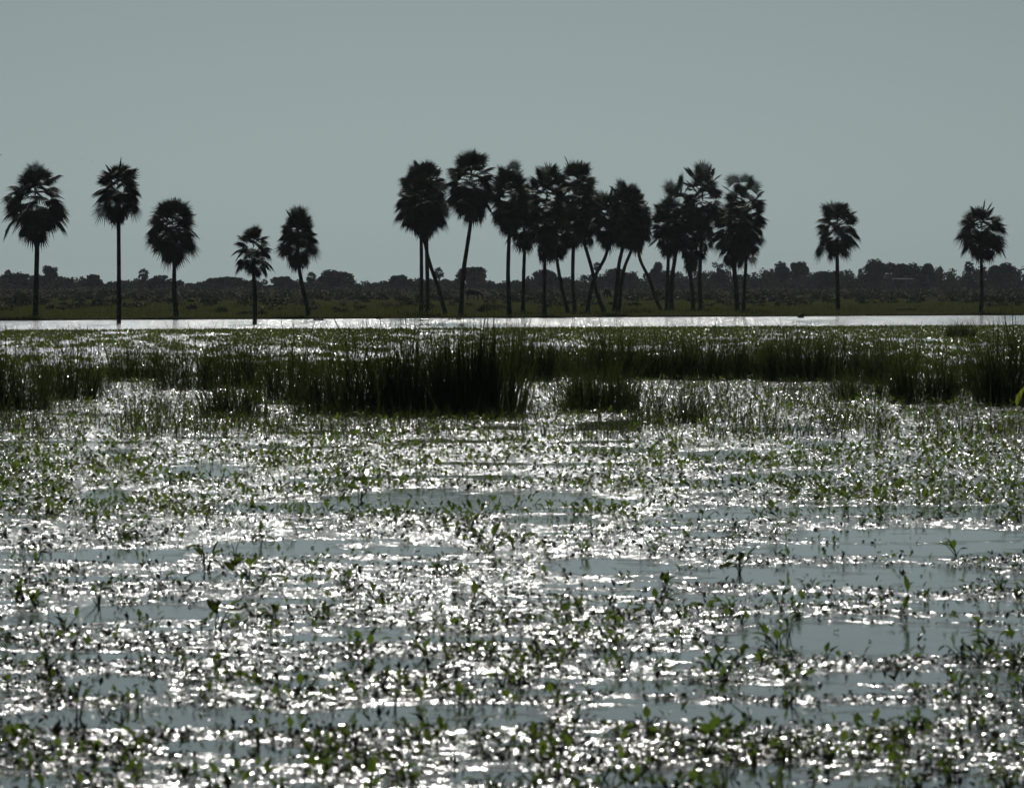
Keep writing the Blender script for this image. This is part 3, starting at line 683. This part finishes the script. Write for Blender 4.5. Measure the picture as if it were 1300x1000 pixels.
def reed_clump(x0, x1, ytop, ybase, dens, label, spread=.26, wd=.0145, green_share=.06, tallspikes=.08):
    Y = depth(ybase); s = px_size(Y); c = on((x0 + x1) / 2, ybase); hw = (x1 - x0) / 2 * s; H = (ybase - ytop) * s
    n = int((.12 + .88 * dens) * hw * 2 * 400)
    def place(n):
        nt_ = max(7, int(hw * 17)); tu = np.linspace(-.93, .93, nt_) + rng.normal(0, .5, nt_) / nt_; td = rng.uniform(0, 1, nt_); th_ = rng.uniform(.74, 1.1, nt_); tw = rng.uniform(.05, .2, nt_)
        k = rng.integers(0, nt_, n); u = tu[k] + rng.normal(0, 1, n) * tw[k] / np.maximum(hw, .25) * 1.1
        x = c.x + u * hw; y = c.y + td[k] * (.9 + hw * .7) + rng.normal(0, .12, n)
        prof = th_[k] * (1 - .35 * np.clip(np.abs(u) - .55, 0, 1)) * (1 - .15 * np.abs(u - tu[k]) / .3).clip(.6, 1)
        h = H * prof * 1.12 * (.34 + .92 * rng.random(n) ** .9); sp = rng.random(n) < tallspikes; h = np.where(sp, h * 1.15 + .05, h)
        return x, y, h, u
    root = thing('reed_clump', label, 'reeds', c, 'reed clumps across the marsh')
    for nm, mt, k in (('blades', M['reed'], n), ('green_blades', M['reed_green'], int(n * green_share))):
        if k < 60: continue
        x, y, h, u = place(k); mb = MB()
        blades(mb, x, y, h, wd * rng.uniform(.6, 1.5, k), rng.normal(0, spread, k) + .16 * u, rng.normal(0, spread, k), rng.uniform(.1, .9, k))
        rel(mb, c).build(nm, mt, root)
    return root
for a in [
 (-30, 50, 436, 521, 1.3, 'dark reed clump at the left edge of the picture'),
 (48, 116, 434, 507, 1.0, 'looser reed clump second from the left edge'),
 (108, 138, 448, 494, .6, 'narrow thin reed clump right of the second clump'),
 (138, 210, 434, 484, .8, 'thin low reeds behind, left of the tall leftward reed bank'),
 (205, 268, 424, 494, .8, 'broad dark reed bank left of centre, its left half'),
 (262, 336, 420, 492, .9, 'broad dark reed bank left of centre, its taller right half'),
 (262, 318, 468, 530, 1.2, 'short dense reed tuft standing in front of the broad left bank'),
 (332, 390, 422, 512, 1.1, 'upright reed clump between the broad left bank and the central reeds'),
 (380, 442, 430, 525, 1.1, 'shaggy reed clump at the left foot of the central reeds'),
 (430, 500, 412, 527, 1.3, 'tall loose spiky reeds, left part of the central mass'),
 (490, 556, 408, 528, 1.7, 'tall spiky reeds touching the densest central tussock on its left'),
 (545, 652, 410, 529, 2.4, 'densest tall black reed tussock in the centre'),
 (636, 702, 408, 484, 1.5, 'dark reeds behind, right of the densest central tussock'),
 (690, 754, 426, 478, 1.1, 'low reeds behind, right of the central mass'),
 (724, 808, 458, 523, 1.5, 'low dense reed tuft in front, right of the central tussock'),
 (745, 812, 416, 482, 1.4, 'reed belt behind the low right tuft, first tall stretch'),
 (800, 868, 420, 481, 1.4, 'reed belt stretch behind the thin leaning stems'),
 (804, 882, 470, 537, .3, 'thin leaning wiry stems in front of the right reed belt'),
 (858, 925, 422, 482, 1.5, 'dark stretch of the right reed belt, below the right hand palm grove'),
 (914, 985, 425, 481, 1.4, 'dark stretch of the right reed belt, below the last close palm pair'),
 (974, 1050, 420, 484, 1.4, 'dark stretch of the right reed belt, left of the lone slim palm line'),
 (1040, 1108, 426, 483, 1.3, 'dark stretch of the right reed belt, below the lone slim palm'),
 (1096, 1156, 430, 487, 1.1, 'last stretch of the right reed belt, thinning out'),
 (1060, 1122, 470, 508, .6, 'short reeds in front of the right reed belt'),
 (1134, 1214, 442, 512, 1.3, 'dense reed tuft near the right, left of the edge clump'),
 (1206, 1250, 436, 500, .8, 'thin reeds between the dense right tuft and the edge clump'),
 (1244, 1330, 406, 514, 1.7, 'tall dark reed clump at the right edge of the picture'),
 (1204, 1236, 408, 429, 1.1, 'small dark far clump below the furthest right palm'),
 (868, 902, 500, 537, .4, 'few thin stems in front, below the right hand palm grove')]:
    kw = {}
    if 'wiry' in a[5]: kw = dict(spread=.5, wd=.013, green_share=0)
    if 'densest' in a[5] and 'tall black' in a[5]: kw = dict(spread=.1, green_share=.01, tallspikes=.04)
    reed_clump(*a, **kw)

# lone stems sticking up between the clumps, and low grassy growth round them: one loose mass
b = MB(); n = 54000
py = 418 + 140 * rng.random(n) ** 1.2; px = rng.uniform(-450, 1750, n)
keep = fbm(px / 46, py / 11, 31) > .47; px, py = px[keep], py[keep]; n = len(px)
Yr = CAM_H * F_PX / (py - HOR); xr = (px - 650) * Yr / F_PX
hr = rng.uniform(.06, .40, n) * np.where(rng.random(n) < .03, 2.8, 1)
blades(b, xr, Yr, hr, rng.uniform(.008, .02, n), rng.normal(0, .35, n), rng.normal(0, .35, n), rng.uniform(.1, .9, n))
tag(b.build('loose_reeds', M['reed']), 'thin scattered reed stems between the clumps', 'reeds', kind='stuff')

# far floating meadow: bright green low growth between the reeds and the far open water
b = MB(); n = 170000
py = 414.5 + 60 * rng.random(n) ** 1.5; px = rng.uniform(-450, 1750, n)
py = py + 6 - px * .0052
dn = .6 * fbm(px / 22, py / 2.2, 41) + .4 * fbm(px / 90, py / 6.0, 43) + rng.uniform(-.07, .07, n); th = np.interp(py, [408, 414, 425, 436, 475], [.46, .36, .44, .52, .55]) - .05 * (px > 650)
keep = (dn > th); px, py = px[keep], py[keep]; n = len(px)
Ym = CAM_H * F_PX / (py - HOR); xm = (px - 650) * Ym / F_PX
hm = rng.uniform(.05, .16, n); az = rng.uniform(0, 6.283, n); el = rng.uniform(.15, 1.3, n)
b.inst(np.array([(-.5, 0, 0), (.5, 0, 0), (.45, .6, .06), (0, 1, 0), (-.45, .6, .06)]), [(2, 3, 4)], [(0, 1, 2, 4)], rots(az, el, rng.uniform(-.6, .6, n), np.stack([hm * .55, hm, hm], -1)), np.stack([xm, Ym, np.full(n, .005)], -1))
tag(b.build('marsh_meadow', M['meadow']), 'low bright green marsh growth in front of the far open water', 'marsh plants', kind='stuff')

# ------------------------------------------------------------------ water plants
st_t = np.array([0, .22, .5, .78, 1.0]); st_w = np.array([.03, .2, .24, .13, .0])
LEAF = []
for q, hw_ in zip(st_t, st_w):
    for sx_ in (-1, 0, 1): LEAF.append((sx_ * hw_, q, abs(sx_) * hw_ * .5 - .22 * q * q))
LEAF = np.array(LEAF); LEAF_Q = []
for i in range(4):
    for k in range(2): LEAF_Q.append((3 * i + k, 3 * i + k + 1, 3 * i + 4 + k, 3 * i + 3 + k))
LEAF_S = np.array([(0, 0, 0), (-.22, .45, .06), (0, .5, -.03), (.22, .45, .06), (0, 1, -.2)]); LEAF_ST = [(0, 2, 1), (0, 3, 2), (1, 2, 4), (2, 3, 4)]

def water_plant(x, y, h, wdt, n, lean, rg, fine=True, mats=None):
    """petioles rising from one point, each with one pointed leaf"""
    lf, st = MB(), MB()
    for k in range(n):
        az = rg.uniform(0, 6.283); ri = rg.random()
        hh = h * rg.uniform(.15, .62); out_ = wdt / 2 * rg.uniform(.1, .75)
        p1 = Vector((x + math.cos(az) * out_ + lean * hh, y + math.sin(az) * out_, hh))
        p0 = Vector((x + rg.uniform(-.02, .02), y + rg.uniform(-.02, .02), -.03))
        mid = (p0 + p1) / 2 + Vector((0, 0, hh * .12))
        st.tube([p0, mid, p1], [.0045, .004, .003], 4, cap=False)
        ln = min(max(h * rg.uniform(.36, .58), .05), .15)
        el = rg.choice([rg.uniform(.6, 1.4), rg.uniform(.1, .8), rg.uniform(-.5, .3)])
        wl = rg.uniform(.75, 1.3) if wdt > h * .6 else rg.uniform(.45, .75)
        lf.inst(LEAF, None, LEAF_Q, rots([az + rg.uniform(-.6, .6)], [el], [rg.uniform(-.5, .5)], np.array([[ln * wl, ln, ln]])), np.array([p1]))
    return lf, st

NUM = {2: 'two', 3: 'three', 4: 'four', 5: 'five', 6: 'six', 7: 'seven', 8: 'eight', 9: 'nine'}
USED = {}
def zone(px, py):
    col = 'far left' if px < 180 else 'left' if px < 420 else 'centre left' if px < 620 else 'centre' if px < 760 else 'centre right' if px < 930 else 'right' if px < 1130 else 'far right'
    row = 'along the bottom edge' if py > 950 else 'just above the bottom edge' if py > 890 else 'in the near water' if py > 810 else 'in the middle water' if py > 720 else 'in the farther water'
    return col, row
def add_plant(px, py, hpx, wpx, n, rg, label=None):
    c = on(px, py); s = px_size(c.y); h, wd = hpx * s, wpx * s; lean = rg.uniform(-.5, .5)
    if label is None:
        size = 'tiny' if hpx < 19 else 'small' if hpx < 25 else 'medium' if hpx < 33 else 'tall'
        shape = 'narrow' if wpx < hpx * .8 else 'spreading' if wpx > hpx * 1.25 else 'bushy'
        ln = 'leaning left' if lean < -.17 else 'leaning right' if lean > .17 else 'upright'
        col, row = zone(px, py)
        label = f'{size} {shape} {NUM[n]} leaved water plant, {ln}, {row}, {col}'
    if label in USED: return False
    USED[label] = 1; lf, st = water_plant(c.x, c.y, h, wd, n, lean, rg)
    root = thing('water_plant', label, 'water plant', c, 'green water plants on the near marsh')
    rel(lf, c).build('leaves', M['water_leaf'], root); rel(st, c).build('stems', M['water_leaf'], root)
    return True

NOTED = [(893, 952, 48, 66, 9, 'largest dark leafy plant at the bottom, right of centre, pointed leaves raised'), (1000, 966, 42, 56, 8, 'large leafy plant right of the largest bottom plant'),
 (1056, 966, 28, 26, 4, None), (1092, 962, 24, 26, 3, None), (925, 988, 36, 40, 4, None), (1146, 992, 26, 28, 3, None), (1250, 926, 34, 46, 6, None), (1262, 832, 44, 56, 7, None),
 (1215, 886, 48, 26, 4, None), (940, 728, 42, 46, 7, None), (995, 776, 34, 30, 4, None), (1000, 806, 32, 34, 4, None), (1140, 782, 52, 24, 3, 'tall plant of upright narrow leaves beside the calm grey lane on the right'),
 (1215, 706, 30, 52, 6, None), (1272, 746, 34, 46, 6, None), (620, 702, 36, 62, 8, 'broad leafy clump in the middle of the water, left of centre'), (655, 697, 28, 40, 5, None), (735, 706, 28, 34, 4, None), (596, 772, 36, 28, 5, None),
 (740, 780, 30, 44, 6, None), (826, 782, 34, 44, 5, None), (846, 748, 34, 40, 5, None), (690, 850, 34, 36, 4, None), (640, 872, 32, 52, 6, None), (740, 872, 34, 30, 4, None), (586, 894, 32, 34, 4, None),
 (500, 896, 34, 26, 3, None), (262, 724, 64, 30, 7, 'tallest narrow dark plant on the left in the middle water'), (316, 736, 44, 54, 7, 'leafy clump just right of the tallest narrow left plant'), (276, 802, 52, 44, 6, None), (126, 768, 36, 56, 6, None), (60, 848, 36, 54, 6, None),
 (10, 872, 34, 44, 5, None), (100, 912, 38, 34, 4, None), (14, 948, 36, 40, 5, None), (176, 952, 42, 40, 4, None), (236, 988, 38, 34, 4, None), (230, 842, 28, 20, 3, None), (372, 884, 38, 40, 5, None), (396, 872, 26, 24, 3, None),
 (456, 634, 42, 28, 6, None), (456, 608, 24, 26, 4, None), (512, 994, 60, 24, 4, None), (702, 950, 42, 30, 5, None), (722, 932, 36, 34, 4, None), (766, 988, 30, 32, 4, None), (400, 782, 30, 40, 5, None), (432, 742, 32, 46, 6, None),
 (1210, 990, 30, 40, 5, None), (1284, 990, 34, 36, 5, None), (445, 940, 30, 46, 5, None), (330, 945, 26, 40, 4, None), (85, 975, 34, 30, 3, None), (610, 955, 30, 40, 5, None), (1240, 800, 30, 30, 4, None), (968, 634, 24, 40, 5, None), (890, 660, 22, 34, 4, None)]
rg = random.Random(77)
for q in NOTED: add_plant(*q[:5], rg, q[5])
cnt = len(NOTED); tries = 0
while cnt < 300:
    tries += 1
    px, py = rg.uniform(-10, 1310), 1008 - 360 * rg.random() ** 1.25
    c = on(px, py)
    if calm_field(np.array([c.x]), np.array([c.y]))[0] > .35 and rg.random() < .9: continue
    if fbm(np.array([px / 120]), np.array([py / 12]), 51)[0] < .5: continue
    hp = rg.uniform(13, 33) * (1 if py > 760 else .85)
    if add_plant(px, py, hp, hp * rg.uniform(.8, 2.1), rg.randint(2, 8), rg): cnt += 1

# a big lime leaf that stands at the right edge in front of the edge clump
c = on(1297, 517); b = MB(); Hl = 29 * px_size(c.y)
LQ = rots([.6], [1.2], [1.2], np.array([[Hl * .9, Hl * 1.05, Hl * .6]]))
b.inst(LEAF, None, LEAF_Q, LQ, np.array([c + Vector((-.1, 0, 0))])); b.tube([c + Vector((-.1, 0, -.05)), c + Vector((-.1, 0, .01))], [.006, .005], 5)
tag(rel(b, c).build('lime_leaf', M['lime']), 'single bright lime leaf at the right edge, in front of the reeds', 'leaf').location = c

# all the smaller water plants farther out: one mass
def stuff_plants(name, label, n, y0, y1, pw, hlo, hhi, nl, mat, seed, thr, calm_cut=.4):
    b = MB()
    py = y0 + (y1 - y0) * rng.random(n) ** pw; px = rng.uniform(-450, 1750, n)
    Yp = CAM_H * F_PX / (py - HOR); xp = (px - 650) * Yp / F_PX
    keep = (calm_field(xp, Yp) < calm_cut) | (rng.random(n) < .04)
    keep &= .75 * fbm(px / 120, py / np.interp(py, [430, 1000], [2.5, 9]), seed) + .25 * rng.random(n) > thr
    xp, Yp, py = xp[keep], Yp[keep], py[keep]; n = len(xp)
    H = rng.uniform(hlo, hhi, n) * np.interp(py, [520, 700], [1.25, 1.0])
    for k in range(nl):
        az = rng.uniform(0, 6.283, n); out_ = H * rng.uniform(.05, .7, n); hh = H * rng.uniform(.0, .6, n)
        p1 = np.stack([xp + np.cos(az) * out_, Yp + np.sin(az) * out_, hh], -1)
        ln = np.clip(H * rng.uniform(.4, .8, n), .03, .17)
        el = np.where(rng.random(n) < .6, rng.uniform(.5, 1.4, n), rng.uniform(-.4, .6, n))
        b.inst(LEAF_S, LEAF_ST, None, rots(az + rng.uniform(-.6, .6, n), el, rng.uniform(-.5, .5, n), np.stack([ln * rng.uniform(.8, 1.3, n), ln, ln], -1)), p1)
    tag(b.build(name, mat), label, 'water plants', kind='stuff')
stuff_plants('small_water_plants', 'countless small green water plants spread over the marsh', 11600, 470, 1010, 1.9, .05, .13, 4, M['water_leaf'], 61, .47)
stuff_plants('far_water_plants', 'small green water plants thick around and before the reeds', 34000, 425, 660, 1.1, .05, .17, 3, M['water_leaf'], 65, .45)
stuff_plants('brown_water_plants', 'small dark brownish dying water leaves among the green ones', 12400, 480, 1010, 1.5, .04, .12, 2, M['old_leaf'], 71, .45)

# floating scraps of leaf: one mass of little tilted faces lying on the water
b = MB(); n = 140000
py = 440 + 570 * rng.random(n) ** 1.1; px = rng.uniform(-450, 1750, n)
Yp = CAM_H * F_PX / (py - HOR); xp = (px - 650) * Yp / F_PX
keep = (calm_field(xp, Yp) < .45) | (rng.random(n) < .015)
keep &= .75 * fbm(px / 90, py / np.interp(py, [430, 1000], [2, 7]), 81) + .25 * rng.random(n) > .48
xp, Yp = xp[keep], Yp[keep]; n = len(xp)
sz = rng.uniform(.015, .05, n) * np.interp(Yp, [28, 150], [.9, 1.8])
b.inst(KITE, KITE_T, None, rots(rng.uniform(0, 6.283, n), rng.normal(.2, .35, n), rng.normal(0, .35, n), sz), np.stack([xp, Yp, sz * .12 + .002], -1))
tag(b.build('floating_leaves', M['float']), 'tiny leaves floating on the glittering water', 'floating leaves', kind='stuff')
